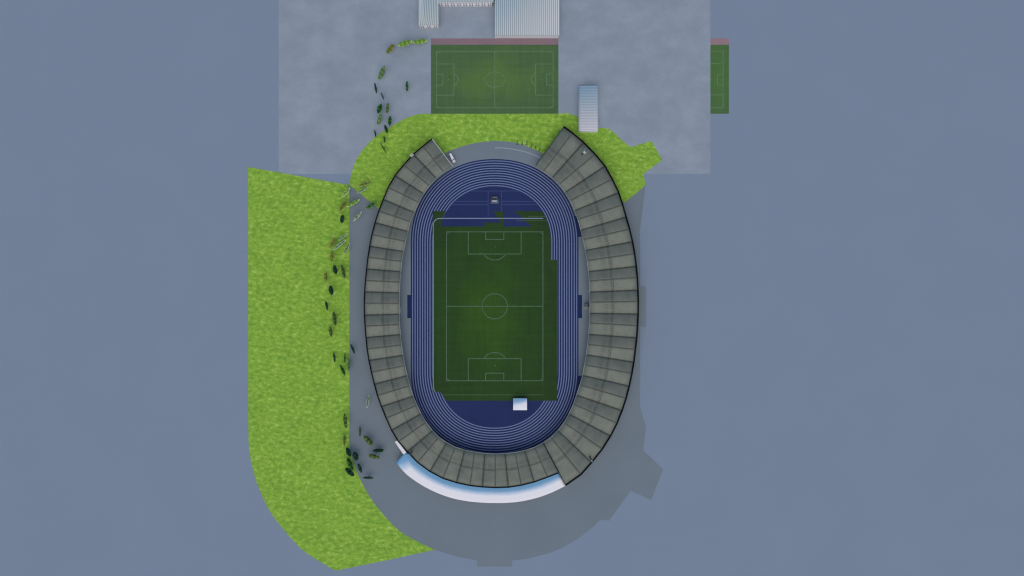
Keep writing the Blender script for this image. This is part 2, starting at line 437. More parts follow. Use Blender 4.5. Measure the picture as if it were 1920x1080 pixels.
# ------------------------------------------------------------------ training pitches
root = tag(empty('training_pitch', P(CX, 149)), kind='structure')
mb = MB(); mb.face(px([(808,84),(1047,84),(1047,213.2),(808,213.2)], 0.05)); part(mb, 'turf', M['turf_train'], root)
mb = MB(); mb.face(px([(808,72),(1047,72),(1047,84),(808,84)], 0.05)); part(mb, 'red_strip', M['red'], root)
mb = MB(); pitch_lines(mb, 818.3, 1037, 96.2, 202.2, 29.2, 33, 10.2, 12, 19.3, 0.058, 1.35, 22.5, 18.5, vertical=False, crx=0.73)
part(mb, 'pitch_marking', M['pitch_line2'], root)
root = tag(empty('training_pitch', P(1350, 149)), kind='structure')
mb = MB(); mb.face(px([(1332,84),(1366.7,84),(1366.7,213.2),(1332,213.2)], 0.05)); part(mb, 'turf', M['turf_train2'], root)
mb = MB(); mb.face(px([(1332,72),(1366.7,72),(1366.7,84),(1332,84)], 0.05)); part(mb, 'red_strip', noisy('red_strip_clear', (128,110,120), (138,114,122), 0.2), root)
mb = MB()
for a in ((1332.3,96.2,1356.4,96.2),(1332.3,202.2,1356.4,202.2),(1355.7,96.9,1355.7,201.5),(1332.3,119.5,1355,119.5),(1332.3,178,1355,178),(1345.2,139,1345.2,159.5),(1345.9,139,1355,139),(1345.9,159.5,1355,159.5)):
    seg(mb, *a, 1.35, 0.058)
mb.face(px(arc(1333.6,149.3,1,1,0,330,11), 0.058))
part(mb, 'pitch_marking', M['pitch_line2'], root)

# ------------------------------------------------------------------ the stadium
ZB = 6.5
runA = [((848.9,312),(810,260.2),'E'),((831.7,322.2),(793.3,273.7),'R'),((817.8,333.7),(775.2,288.9),'V'),((805.4,348.1),(757,308.9),'R'),((794.3,363),(740.9,328.7),'V'),
 ((785.4,379.3),(728,350.9),'R'),((776.6,398),(718.7,373.5),'V'),((769.2,415.3),(710.4,395.3),'R'),((764.7,433.7),(703.3,417),'V'),((760.5,452.5),(697.5,439.5),'R'),
 ((756.7,471.3),(693.3,461.2),'V'),((753.6,490),(690,482),'R'),((751.5,509.2),(687.5,503.7),'V'),((750,528.8),(685.3,525.8),'R'),((749.2,548.7),(683.7,546.7),'V'),
 ((748.8,568.7),(683,568.3),'R'),((748.8,588.7),(683.3,590.5),'V'),((749.4,608.3),(684.5,611.3),'R'),((750.8,627),(686.2,632.5),'V'),((752.9,646.5),(688.3,654.2),'R'),
 ((755.7,665.8),(691.7,675.3),'V'),((759.2,685.3),(696.3,697.5),'R'),((763.4,704),(701.7,719.7),'V'),((768.3,723),(707.6,741.4),'R'),((774.6,742.4),(715,761.8),'V'),
 ((781.9,759.7),(723.9,783.6),'R'),((789.4,775.4),(733.9,806.2),'V'),((798.7,791.5),(746.7,827.5),'R'),((810.8,807),(763.7,846.7),'V'),((822.8,819.7),(782.5,866.7),'R'),
 ((837.5,829.5),(805.8,883.7),'V'),((853.7,838),(830.3,896.7),'R'),((871.3,843.9),(855.8,905),'V'),((890,847.4),(881,910.3),'R'),((909,850),(904.4,913),'V'),
 ((928.5,851.2),(928.6,914.3),'R'),((946.9,850.3),(953,913.5),'V'),((965.8,848.3),(977.4,909.8),'R'),((984.2,844.4),(1001.5,903.7),'V'),((1002.5,838.5),(1027,894.5),'R'),((1018.6,830.2),(1047.9,886.4),'V')]
runB = [((1018.6,830.2),(1060.5,909.8),'V'),((1033,820.2),(1089.5,889.4),'R'),((1046.3,807),(1109.4,867),'V'),((1057.8,792.3),(1129.5,841.6),'R'),((1066.8,775.8),(1145,817.2),'V'),
 ((1075.4,757.3),(1157,793.5),'R'),((1081,740.4),(1166.5,769.5),'V'),((1087.3,721.4),(1174,746.7),'R'),((1092.2,703.5),(1180,723.5),'V'),((1096,683.6),(1184.9,700),'R'),
 ((1099.3,664.8),(1188.5,678.7),'V'),((1102,645.5),(1191.3,655.2),'R'),((1103.8,626.6),(1194,633),'V'),((1104.9,605.4),(1195.5,610.5),'R'),((1105.7,587),(1196.6,588.5),'V'),
 ((1106,566.3),(1196.8,565),'R'),((1105.6,547.3),(1196.2,543.6),'V'),((1104.7,526.5),(1195,520.2),'R'),((1103.2,509),(1193,499),'V'),((1100.9,488.3),(1190,475.5),'R'),
 ((1097.4,469.2),(1186,452.8),'V'),((1093.3,449.2),(1180.4,429.2),'R'),((1088.9,431.3),(1174,406.5),'V'),((1083.5,411.3),(1167.4,383.6),'R'),((1077.3,394.8),(1160,360.7),'V'),
 ((1069,375.9),(1147.7,335.2),'R'),((1059.4,360.5),(1134.2,311.1),'V'),((1048.3,345.4),(1115.3,288.5),'R'),((1035.4,332.8),(1094,266.8),'V'),((1018.7,321.3),(1073,249),'R'),((1003.9,310.6),(1057,237.4),'E')]
AI, AO = 2.5, 3.4
def zed(kind, outer): return ZB + (0 if kind in 'VE' else (AO if outer else AI))
stad = tag(empty('stadium', P(935, 575)), 'huge open-ended oval stadium with folded grey-green roof panels and black rim', 'stadium')
NU, NV = 7, 6
def prof(t): return 0.4*t+0.6*math.sin(t*math.pi/2)      # gentle vault from valley (0) to ridge (1)
def roof_run(run):
    for i in range(len(run)-1):
        (i0, o0, k0), (i1, o1, k1) = run[i], run[i+1]
        a0 = 0 if k0 in 'VE' else 1; a1 = 0 if k1 in 'VE' else 1
        mb = MB(); bm = mb.bm; uvl = bm.loops.layers.uv.new('UVMap')
        grid = []
        for a in range(NU+1):
            u = a/NU; t = a0+(a1-a0)*u; row = []
            pi = (i0[0]+(i1[0]-i0[0])*u, i0[1]+(i1[1]-i0[1])*u); po = (o0[0]+(o1[0]-o0[0])*u, o0[1]+(o1[1]-o0[1])*u)
            for c in range(NV+1):
                w = c/NV; z = ZB + prof(t)*(AI+(AO-AI)*w)
                q = P(pi[0]+(po[0]-pi[0])*w, pi[1]+(po[1]-pi[1])*w, z)
                row.append((bm.verts.new(q), (u if a1 else 1-u, w)))
            grid.append(row)
        for a in range(NU):
            for c in range(NV):
                q = [grid[a][c], grid[a+1][c], grid[a+1][c+1], grid[a][c+1]]
                f = bm.faces.new([v[0] for v in q]); f.smooth = True
                for l, v in zip(f.loops, q): l[uvl].uv = v[1]
        bmesh.ops.recalc_face_normals(bm, faces=bm.faces)
        if sum(f.normal.z for f in bm.faces) < 0: bmesh.ops.reverse_faces(bm, faces=bm.faces)
        o = part(mb, 'roof_panel', M['roof'], stad)
        if sum(p.normal.z for p in o.data.polygons) < 0: o.data.flip_normals()
        sd = o.modifiers.new('thickness', 'SOLIDIFY'); sd.thickness = 0.25; sd.offset = -1
        if a1 > a0:       # the joint half way along every second sheet
            mj = MB(); pts = []
            for a in range(NU+1):
                u = a/NU; t = a0+(a1-a0)*u; w = 0.5
                pi = (i0[0]+(i1[0]-i0[0])*u, i0[1]+(i1[1]-i0[1])*u); po = (o0[0]+(o1[0]-o0[0])*u, o0[1]+(o1[1]-o0[1])*u)
                z = ZB+prof(t)*(AI+(AO-AI)*w)+0.05
                pts.append(P(pi[0]+(po[0]-pi[0])*w, pi[1]+(po[1]-pi[1])*w, z))
            mj.beam(pts, 0.42, 0.1); j = mj.build('joint', M['seam'], None); j.parent = o
            j.matrix_parent_inverse = Matrix.Identity(4)
    for (pi, po, k) in run:
        mb = MB()
        p0 = P(*pi, zed(k, False)+0.10); p1 = P(*po, zed(k, True)+0.10)
        d = (p1-p0).normalized(); p0 = p0+d*0.35; p1 = p1-d*0.5
        if k == 'R': mb.beam([p0, p1], 0.5, 0.3); part(mb, 'ridge_cap', M['ridge'], stad)
        elif k == 'V': mb.beam([p0, p1], 0.78, 0.3); part(mb, 'valley_gutter', M['gutter'], stad)
roof_run(runA); roof_run(runB)
def edge_path(run, outer, lift):
    out = []
    for i in range(len(run)-1):
        (p, k0), (q, k1) = ((run[i][1], run[i][2]), (run[i+1][1], run[i+1][2])) if outer else ((run[i][0], run[i][2]), (run[i+1][0], run[i+1][2]))
        a0 = 0 if k0 in 'VE' else 1; a1 = 0 if k1 in 'VE' else 1
        for c in range(NU+(i == len(run)-2)):
            u = c/NU; t = a0+(a1-a0)*u; z = ZB+prof(t)*(AO if outer else AI)
            v = P(p[0]+(q[0]-p[0])*u, p[1]+(q[1]-p[1])*u, z); v.z += lift; out.append(v)
    return out
def rim(pts, w, h, mat, name, lift=0.14, label=None):
    mb = MB(); mb.beam(pts, w, h); return part(mb, name, mat, stad, label)
rim(edge_path(runA, True, 0.2), 0.8, 1.3, M['black'], 'outer_rim')
rim(edge_path(runB, True, 0.2), 1.1, 1.5, M['black'], 'outer_rim')
rim(edge_path(runA+runB[1:], False, 0.13), 0.26, 0.8, M['pale_rim'], 'inner_rim')
e = runA[0]; rim([P(*e[0], ZB+0.12), P(*e[1], ZB+0.2)], 0.6, 1.0, M['lgrey'], 'end_rim', label='pale edge strip closing the west arm of the roof')
e = runB[-1]; rim([P(*e[0], ZB+0.12), P(*e[1], ZB+0.12)], 0.3, 1.0, M['dark'], 'end_rim', label='dark edge strip closing the east arm of the roof')
rim([P(*runA[-1][1], ZB+0.12), P(*runB[0][1], ZB+0.12)], 0.35, 1.0, M['dark'], 'step_rim')
# beneath the roof: terraces, back wall, supports
def foot(e, w, z):
    a = P(*e[0], ZB); b = P(*e[1], ZB); q = a.lerp(b, w); return Vector((q.x, q.y, z))
full = runA+runB[1:]
fullw = [ (runA[-1][0], runA[-1][1], 'V') if i == len(runA)-1 else full[i] for i in range(len(full))]
for rows, w0, w1, z0, z1, nm, mt in ((9, 0.16, 0.50, 0.6, 2.5, 'lower_terrace', M['seat']), (10, 0.53, 0.86, 3.0, 5.3, 'upper_terrace', M['seat_blue'])):
    mb = MB()
    for r in range(rows):
        wa = w0+(w1-w0)*r/rows; wb = w0+(w1-w0)*(r+1)/rows; za = z0+(z1-z0)*r/rows; zb = z0+(z1-z0)*(r+1)/rows
        for i in range(len(fullw)-1):
            A0, A1 = fullw[i], fullw[i+1]
            mb.face([foot(A0, wa, za), foot(A1, wa, za), foot(A1, wb, za), foot(A0, wb, za)])
            mb.face([foot(A0, wb, za), foot(A1, wb, za), foot(A1, wb, zb), foot(A0, wb, zb)])
    part(mb, nm, mt, stad)
mb = MB()
for i in range(len(fullw)-1):
    A0, A1 = fullw[i], fullw[i+1]
    mb.face([foot(A0, 0.15, 0.0), foot(A1, 0.15, 0), foot(A1, 0.15, 1.1), foot(A0, 0.15, 1.1)])
part(mb, 'front_wall', M['concrete'], stad)
mb = MB()
for i in range(len(fullw)-1):
    A0, A1 = fullw[i], fullw[i+1]
    for za, zb in ((0.0, 1.0), (2.4, 3.2), (5.0, 6.0)):
        q = [foot(A0, 0.90, za), foot(A1, 0.90, za), foot(A1, 0.93, za), foot(A0, 0.93, za)]
        mb.prism(q, za, zb)
part(mb, 'back_wall', M['concrete'], stad)
for i, e in enumerate(fullw):
    if e[2] in 'VE':
        mb = MB(); q = foot(e, 0.925, 0); mb.cyl(q, q+Vector((0,0,ZB-0.3)), 0.45, 0.40, 8)
        part(mb, 'roof_column', M['concrete'], stad)
        mb = MB(); a = foot(e, 0.58, 3.1); mb.cyl(a, Vector((a.x, a.y, ZB-0.3)), 0.16, 0.14, 8)
        part(mb, 'inner_strut', M['post'], stad)

# ------------------------------------------------------------------ south canopy
def band(name, label, inner_px, outer_px, zi, zo, mat, nposts):
    ip = smooth(inner_px, 5); op = smooth(outer_px, 5)
    def resample(pts, n):
        d = [0]
        for i in range(1, len(pts)): d.append(d[-1]+math.dist(pts[i-1], pts[i]))
        out = []
        for k in range(n+1):
            t = d[-1]*k/n; i = 1
            while i < len(d)-1 and d[i] < t: i += 1
            f = (t-d[i-1])/max(1e-9, d[i]-d[i-1]); out.append(tuple(pts[i-1][c]+(pts[i][c]-pts[i-1][c])*f for c in (0,1)))
        return out, d[-1]
    N = 60; ip, L = resample(ip, N); op, _ = resample(op, N)
    c = P(*op[N//2], 0); root = tag(empty(name, (c.x, c.y, 0)), label, 'canopy')
    mb = MB(); bm = mb.bm; uvl = bm.loops.layers.uv.new('UVMap'); g = []
    for i in range(N+1):
        row = []
        for j in range(9):
            w = j/8; z = zi+(zo-zi)*w+0.5*math.sin(w*math.pi)
            q = P(ip[i][0]+(op[i][0]-ip[i][0])*w, ip[i][1]+(op[i][1]-ip[i][1])*w, z)
            # distance from the left end in band widths, measured so that the fade turns the corner
            row.append((bm.verts.new(q), (w, i/N*L/60+0.27*w)))
        g.append(row)
    for i in range(N):
        for j in range(8):
            q = [g[i][j], g[i+1][j], g[i+1][j+1], g[i][j+1]]
            f = bm.faces.new([v[0] for v in q]); f.smooth = True
            for l, v in zip(f.loops, q): l[uvl].uv = v[1]
    o = part(mb, 'canopy_sheet', mat, root)
    if o.data.polygons[0].normal.z < 0: o.data.flip_normals()
    sd = o.modifiers.new('thickness', 'SOLIDIFY'); sd.thickness = 0.2; sd.offset = -1
    for k in range(nposts):
        i = round(k*N/(nposts-1)) if nposts > 1 else N//2
        q = P(ip[i][0]+(op[i][0]-ip[i][0])*0.9, ip[i][1]+(op[i][1]-ip[i][1])*0.9, zo)
        mb = MB(); mb.cyl((q.x, q.y, 0), (q.x, q.y, zo-0.05), 0.18, 0.15, 8); part(mb, 'post', M['post'], root)
BLUE, WHT = (94,146,188), (204,208,220)
m_can = grad_mat('canopy_sky_fade', None, None, [(0.0, BLUE), (0.26, BLUE), (0.34, (104,152,190)), (0.47, (160,184,210)), (0.62, (204,211,223)), (0.8, WHT)], uvmode=True)  # sky reflection painted into the canopy colour, blue inside to white outside
band('curved_canopy', 'long curved canopy fading from blue to white outside the south stand',
     [(757.5,850.5),(767,850),(782,862),(805,880),(830,893),(856,901),(881,906.5),(904,909),(928.6,910),(953,909.5),(977,906),(1001,900),(1026,891),(1046.8,883.5)],
     [(742.5,867.5),(760,887.5),(783.3,905),(806.7,918.3),(830,928.3),(853.3,935.5),(880,940.3),(906.7,942.6),(930,943.2),(955,942.6),(980,939.6),(1010,932.6),(1038,922),(1060,911)],
     5.4, 4.4, m_can, 16)
# slim strip canopy
root = tag(empty('strip_canopy', P(750, 840)), 'short narrow white canopy against the southwest rim of the stadium', 'canopy')
q = [P(x, y, 5.5) for x, y in ((740.2,828.6),(744.8,826.2),(762,848.5),(756.4,852.2))]
mb = MB(); mb.prism([(p.x, p.y) for p in q], 5.3, 5.5); part(mb, 'canopy_sheet', M['white2'], root)
for a in (0, 3):
    mb = MB(); c = q[a].lerp(q[(a+2) % 4], 0.12); mb.cyl((c.x, c.y, 0), (c.x, c.y, 5.3), 0.15, 0.13); part(mb, 'post', M['post'], root)

# ------------------------------------------------------------------ white tent on the infield
c = P(975.1, 758); root = tag(empty('event_tent', (c.x, c.y, 0)), 'square blue and white tent standing at the south end of the pitch', 'tent')
z = 3.6; q = [P(x, y, z) for x, y in ((962.2,747),(988.1,747),(988.1,769),(962.2,769))]
tent_mat = grad_mat('tent_sky_fade', tuple(P(971,746,z)), tuple(P(976.5,769,z)), [(0.0,(104,150,186)),(0.22,(108,150,190)),(0.38,(150,178,208)),(0.55,(203,210,224)),(1.0,(216,218,232))])  # blue-to-white sky reflection painted into the tent roof colour
mb = MB(); cc = sum(q, Vector())/4+Vector((0,0,0.35))
for i in range(4): mb.face([q[i], q[(i+1) % 4], cc])
for i in range(4):
    a, b = q[i], q[(i+1) % 4]; mb.face([a, b, b-Vector((0,0,0.5)), a-Vector((0,0,0.5))])
part(mb, 'tent_roof', tent_mat, root)
for p in q:
    mb = MB(); d = (cc-p); d.z = 0; d.normalize(); b = p+d*0.35; mb.cyl((b.x, b.y, 0.09), (b.x, b.y, z-0.05), 0.09, 0.09); part(mb, 'post', M['post'], root)

# ------------------------------------------------------------------ halls and blocks in the yard
def rib_roof(root, x0, x1, y0, y1, z, mat, ribmat, count, along_y=True, slope=0.0, skew=0.0, ribw=0.5):
    """sheet roof with raised ribs (photo pixel rectangle at roof height)"""
    a = P(x0, y1, z); b = P(x1, y0, z)
    mb = MB(); mb.prism([(a.x,a.y),(b.x,a.y),(b.x,b.y),(a.x,b.y)], z-0.4, z)
    rf = part(mb, 'roof', mat, root)
    mb = MB()
    if along_y:
        w = (b.x-a.x)/count
        for k in range(count):
            xx = a.x+(k+0.5)*w
            if skew:
                n = 10; pts = []
                for i in range(n+1):
                    t = i/n; yy = a.y+0.1+(b.y-a.y-0.2)*t
                    xs = xx-skew*w*(math.cos((k/count)*1.5))*t**0.5*min(1, k/3)
                    pts.append((max(a.x+0.1, xs), yy, z+0.10))
                mb.beam(pts, w*ribw, 0.12)
            else: mb.box((xx, (a.y+b.y)/2, z+0.05), (w*ribw, abs(b.y-a.y)-0.1, 0.12))
    else:
        w = (b.y-a.y)/count
        for k in range(count): mb.box(((a.x+b.x)/2+0.3, a.y+(k+0.5)*w, z+0.05), (abs(b.x-a.x)-1.6, w*ribw, 0.12))
    o = mb.build('roof_rib', ribmat, None); o.parent = rf  # ribmat is a paler copy of mat, painting in the ribs' shading
    return a, b
def walls(root, x0, x1, y0, y1, z, mat):
    """walls standing on the ground, given by their ground rectangle in pixels"""
    a = P(x0, y1); b = P(x1, y0)
    mb = MB(); mb.prism([(a.x,a.y),(b.x,a.y),(b.x,b.y),(a.x,b.y)], 0.0, z); part(mb, 'wall', mat, root)
    return a, b
def windows(root, xs, ywall, rows, w, h, mat=None):
    for x in xs:
        for zz in rows:
            p = P(x, ywall)
            mb = MB(); mb.box((p.x, p.y-0.02, zz), (w+0.16, 0.10, h+0.16)); f = part(mb, 'window', M['wall'], root)
            mb = MB(); mb.box((p.x, p.y-0.06, zz), (w, 0.08, h)); g = mb.build('pane', mat or M['glass'], None); g.parent = f
# right hall
c = P(988, 0); root = tag(empty('sports_hall', (c.x, c.y, 0)), 'large white-walled hall with ribbed silver roof behind the red strip', 'hall')
Z = 5.6
hall_roof = grad_mat('hall_roof', tuple(P(935,-30,Z)), tuple(P(1010,62,Z)), [(0.0,(114,138,156)),(0.35,(122,144,158)),(0.7,(138,151,160)),(1.0,(145,156,164))], warp=0.1)  # bluish sky reflection painted into one corner of the roof colour
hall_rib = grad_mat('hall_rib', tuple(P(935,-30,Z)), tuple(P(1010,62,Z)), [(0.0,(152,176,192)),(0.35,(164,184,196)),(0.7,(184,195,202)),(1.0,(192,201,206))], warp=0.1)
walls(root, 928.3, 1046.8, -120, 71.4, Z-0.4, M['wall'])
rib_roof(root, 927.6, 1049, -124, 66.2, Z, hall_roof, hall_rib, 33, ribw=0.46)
a = P(929,71.4); b = P(1046.5,71.4)
mb = MB(); mb.box(((a.x+b.x)/2, a.y-0.08, 2.2), (b.x-a.x-0.4, 0.16, 0.35)); part(mb, 'wall_band', M['grey'], root)
mb = MB(); a = P(927.6,66.4,Z); b = P(1049,66.4,Z); mb.box(((a.x+b.x)/2, a.y-0.12, Z-0.1), (b.x-a.x, 0.3, 0.35)); part(mb, 'gutter', M['lgrey'], root)
# middle block
Z = 7.1
blk_roof = grad_mat('block_roof', tuple(P(784,-30,Z)), tuple(P(810,50,Z)), [(0.0,(118,140,154)),(0.5,(126,146,158)),(1.0,(134,148,154))], warp=0.1)
blk_rib = grad_mat('block_rib', tuple(P(784,-30,Z)), tuple(P(810,50,Z)), [(0.0,(152,174,184)),(0.5,(164,180,188)),(1.0,(178,189,190))], warp=0.1)
c = P(874, 0); root = tag(empty('office_block', (c.x, c.y, 0)), 'long white two-storey block with nine window pairs at the top edge', 'building')
walls(root, 822.6, 922.8, -60, 12.0, Z-0.4, M['wall'])
rib_roof(root, 821.5, 925.4, -64, 4.3, Z, blk_roof, blk_rib, 36, ribw=0.5)
xs = []
for g in range(9):
    cxp = 770+ (644+ (1675-644)*g/8)/11.294
    xs += [cxp-2.2, cxp+2.2]
windows(root, xs, 12.0, (1.7, 4.6), 0.95, 1.5)
# left block
Z = 5.9
c = P(804, 20); root = tag(empty('annex_block', (c.x, c.y, 0)), 'narrow white annex with leaning roof ribs at the left of the block', 'building')
walls(root, 787.6, 822.4, -60, 52.6, Z-0.4, M['wall'])
rib_roof(root, 784.6, 822.9, -64, 46.8, Z, blk_roof, blk_rib, 10, skew=2.4, ribw=0.5)
windows(root, [790.6,794.6,803.2,807.2,815.4,819.2], 52.6, (1.5, 3.9), 0.95, 1.3)
# shed
c = P(1103, 205); Z = 5.0
root = tag(empty('storage_shed', (c.x, c.y, 0)), 'narrow shed with cross-ribbed roof fading blue to white beside the lawn', 'shed')
shed_roof = grad_mat('shed_roof', tuple(P(1088,158,Z)), tuple(P(1108,248,Z)), [(0.0,(92,124,150)),(0.2,(108,136,156)),(0.5,(132,148,162)),(0.8,(150,158,172)),(1.0,(164,170,184))])  # sky reflection painted into the roof colour, bluest at the far end
shed_rib = grad_mat('shed_rib', tuple(P(1088,158,Z)), tuple(P(1108,248,Z)), [(0.0,(118,150,176)),(0.2,(136,162,180)),(0.5,(162,175,188)),(0.8,(184,190,202)),(1.0,(198,202,212))])
walls(root, 1085.6, 1119.4, 165.5, 248.6, Z-0.4, M['white2'])
rib_roof(root, 1085.0, 1121.3, 160.6, 245.5, Z, shed_roof, shed_rib, 29, along_y=False, ribw=0.52)

# ------------------------------------------------------------------ white truck
a = P(844.6, 289.2); b = P(852.3, 304.9)
d = (b-a); ang = math.atan2(d.y, d.x); c = (a+b)/2
root = tag(empty('truck', (c.x, c.y, 0), ang), 'white box truck parked between the west roof end and the track', 'truck')
def lp(mb, name, mat, root, parent=None, label=None):
    o = mb.build(name, mat, None); o.parent = parent or root
    if label: o['label'] = label
    return o
def bev(o, w=0.08):
    m_ = o.modifiers.new('edge', 'BEVEL'); m_.width = w; m_.segments = 2; return o
L = d.length
mb = MB(); mb.prism([(-L/2,-0.72),(1.15,-1.0),(1.15,1.0),(-L/2,0.72)], 0.7, 2.9); bev(lp(mb, 'cargo_box', M['white'], root))
mb = MB(); mb.prism([(L/2-1.5,-1.05),(L/2-0.15,-1.1),(L/2,-0.9),(L/2,0.9),(L/2-0.15,1.1),(L/2-1.5,1.05)], 0.55, 1.5)
mb.prism([(L/2-1.5,-1.0),(L/2-0.35,-0.95),(L/2-0.35,0.95),(L/2-1.5,1.0)], 1.5, 2.3); cab = bev(lp(mb, 'cab', M['white'], root), 0.06)
mb = MB(); mb.box((L/2-0.33, 0, 1.9), (0.06, 1.6, 0.55)); lp(mb, 'windscreen', M['glass'], root, cab)
mb = MB(); mb.box((0, 0, 0.55), (L-0.8, 0.9, 0.25)); lp(mb, 'chassis', M['dark'], root)
for x in (-L/2+1.2, L/2-1.0):
    for s in (-1, 1):
        mb = MB(); mb.cyl((x, s*0.95-0.13, 0.48), (x, s*0.95+0.13, 0.48), 0.42, 0.42, 16, M['tyre']); mb.cyl((x, s*0.95-0.15, 0.48), (x, s*0.95+0.15, 0.48), 0.2, 0.2, 10, M['lgrey'])
        lp(mb, 'wheel', M['tyre'], root)

# ------------------------------------------------------------------ judges' booth on the infield
c = P(927.3, 375.2); root = tag(empty('timing_booth', (c.x, c.y, 0.09)), 'small dark open-fronted booth with white counter on the blue infield', 'booth')
W = 14.4*K
mb = MB(); mb.box((0,-1.1,0.15), (W, 2.9, 0.28)); lp(mb, 'platform', plain('booth_step', (78,88,112), var=8), root)
mb = MB(); mb.box((0,1.35,1.1), (W, 2.5, 0.12), mat=M['dark']); mb.box((-W/2+0.07,1.35,0.55), (0.12,2.5,1.1), mat=M['dark']); mb.box((W/2-0.07,1.35,0.55), (0.12,2.5,1.1), mat=M['dark']); mb.box((0,2.55,0.55), (W-0.26,0.1,1.1), mat=M['dark'])
lp(mb, 'shelter', M['dark'], root)
mb = MB(); mb.box((0.35,1.75,1.3), (2.9,1.0,0.24)); lp(mb, 'roof_box', M['grey'], root)
mb = MB(); mb.box((-1.5,1.3,1.24), (0.25,2.3,0.12)); mb.box((1.9,0.7,1.24), (1.2,1.2,0.12)); lp(mb, 'side_rail', plain('dull_rail', (62,74,82)), root)
mb = MB(); mb.box((0,0.55,1.26), (2.2,0.7,0.16)); lp(mb, 'dark_hatch', plain('hatch', (34,50,48)), root)
mb = MB(); mb.box((0,-0.75,0.75), (3.3,0.75,0.9)); lp(mb, 'counter', plain('counter_top', (168,178,190)), root)
# ------------------------------------------------------------------ dugout beside the east stand
c = P(1099.3, 575); root = tag(empty('team_dugout', (c.x, c.y, 0.06)), 'little dugout with dark roof and beige front against the east stand', 'dugout')
mb = MB(); mb.box((0,1.1,2.1), (3.3,2.1,0.14)); lp(mb, 'dugout_roof', M['grey'], root)
mb = MB(); mb.box((1.2,1.1,2.2), (0.7,2.1,0.1)); lp(mb, 'roof_hatch', M['dark'], root)
mb = MB(); mb.box((0,2.05,1.0), (3.1,0.1,2.0)); mb.box((-1.55,1.1,1.0),(0.1,1.8,2.0)); mb.box((1.55,1.1,1.0),(0.1,1.8,2.0)); lp(mb, 'side_wall', M['grey'], root)
mb = MB(); mb.box((0,-0.6,0.35), (2.9,1.1,0.12)); mb.box((0,-1.3,0.18), (2.7,0.7,0.1)); lp(mb, 'bench_step', M['beige'], root)
# signboards by the stand fronts
for (x, y, hh, lab) in ((1104.2, 546.5, 6.0, 'thin white board upright at the inner edge of the east stand'), (749.8+0.9, 581, 11.0, 'thin white board upright at the inner edge of the west stand')):
    s = 1 if x < 960 else -1
    c = P(x, y, 1.6); root = tag(empty('perimeter_board', (c.x, c.y, 0.06)), lab, 'board')
    mb = MB(); mb.box((0,0,1.0), (0.28, hh*K, 1.2)); lp(mb, 'panel', M['lgrey'], root)
    for t in (-1, 1):
        mb = MB(); mb.cyl((0, t*hh*K*0.38, 0), (0, t*hh*K*0.38, 0.5), 0.05, 0.05); lp(mb, 'leg', M['dark'], root)

# ------------------------------------------------------------------ rooftop fittings
def on_roof(x, y, z=ZB+2.2): return P(x, y, z)
c = on_roof(1095.8, 286); root = tag(empty('roof_mast', (c.x, c.y, ZB+1.3), math.atan2(1, 1)), 'pale forked fitting with dark box on the northeast roof', 'roof fitting')
mb = MB(); mb.box((0,0,1.0), (1.5,1.9,0.8)); lp(mb, 'housing', plain('pale_housing', (160,172,172)), root)
for s in (-1, 1):
    mb = MB(); mb.beam([(0.6, s*0.85, 1.4), (1.5, s*1.25, 1.8), (3.0, s*1.15, 2.2)], 0.34, 0.25); lp(mb, 'arm', plain('pale_arm', (118,130,130)), root)
mb = MB(); mb.box((-1.9,0.35,1.2), (1.5,0.6,0.7)); lp(mb, 'floodlight_box', M['dark'], root)
mb = MB(); mb.cyl((0,0,-0.6),(0,0,0.7),0.3,0.3); lp(mb, 'mount', M['dark'], root)
for x, y, rz, lab in ((1106.6, 858.4, math.radians(-62), 'dark box with pale blue bracket near the southeast roof rim'), (770.8, 848.2, math.radians(60), 'slim dark box with pale foot near the southwest roof rim')):
    c = on_roof(x, y); root = tag(empty('roof_camera', (c.x, c.y, ZB+1.6), rz), lab, 'roof fitting')
    mb = MB(); mb.box((0,0,1.3), (3.0,1.05,0.9)); bev(lp(mb, 'housing', plain('navy_housing', (22,38,54), var=3), root), 0.06)
    mb = MB(); e_ = 1 if x > 960 else -1
    mb.box((2.3*e_ if x > 960 else -2.3,0,1.1), (1.4,0.9,0.35)); lp(mb, 'bracket', plain('blue_bracket', (104,128,150), var=4), root)
    mb = MB(); mb.cyl((0,0,-0.8),(0,0,0.9),0.25,0.25); lp(mb, 'mount', M['dark'], root)
c = on_roof(771.8, 290.7); root = tag(empty('roof_cabin', (c.x, c.y, ZB-0.2), math.radians(42)), 'small pale grey cabin straddling the black northwest roof rim', 'roof fitting')
mb = MB(); mb.box((0,0,1.5), (2.3,1.7,2.2)); bev(lp(mb, 'cabin_wall', plain('cabin_grey', (150,162,158)), root), 0.08)
mb = MB(); mb.box((0,0,2.66), (2.45,1.85,0.12)); lp(mb, 'cabin_roof', plain('cabin_lid', (142,156,150)), root)

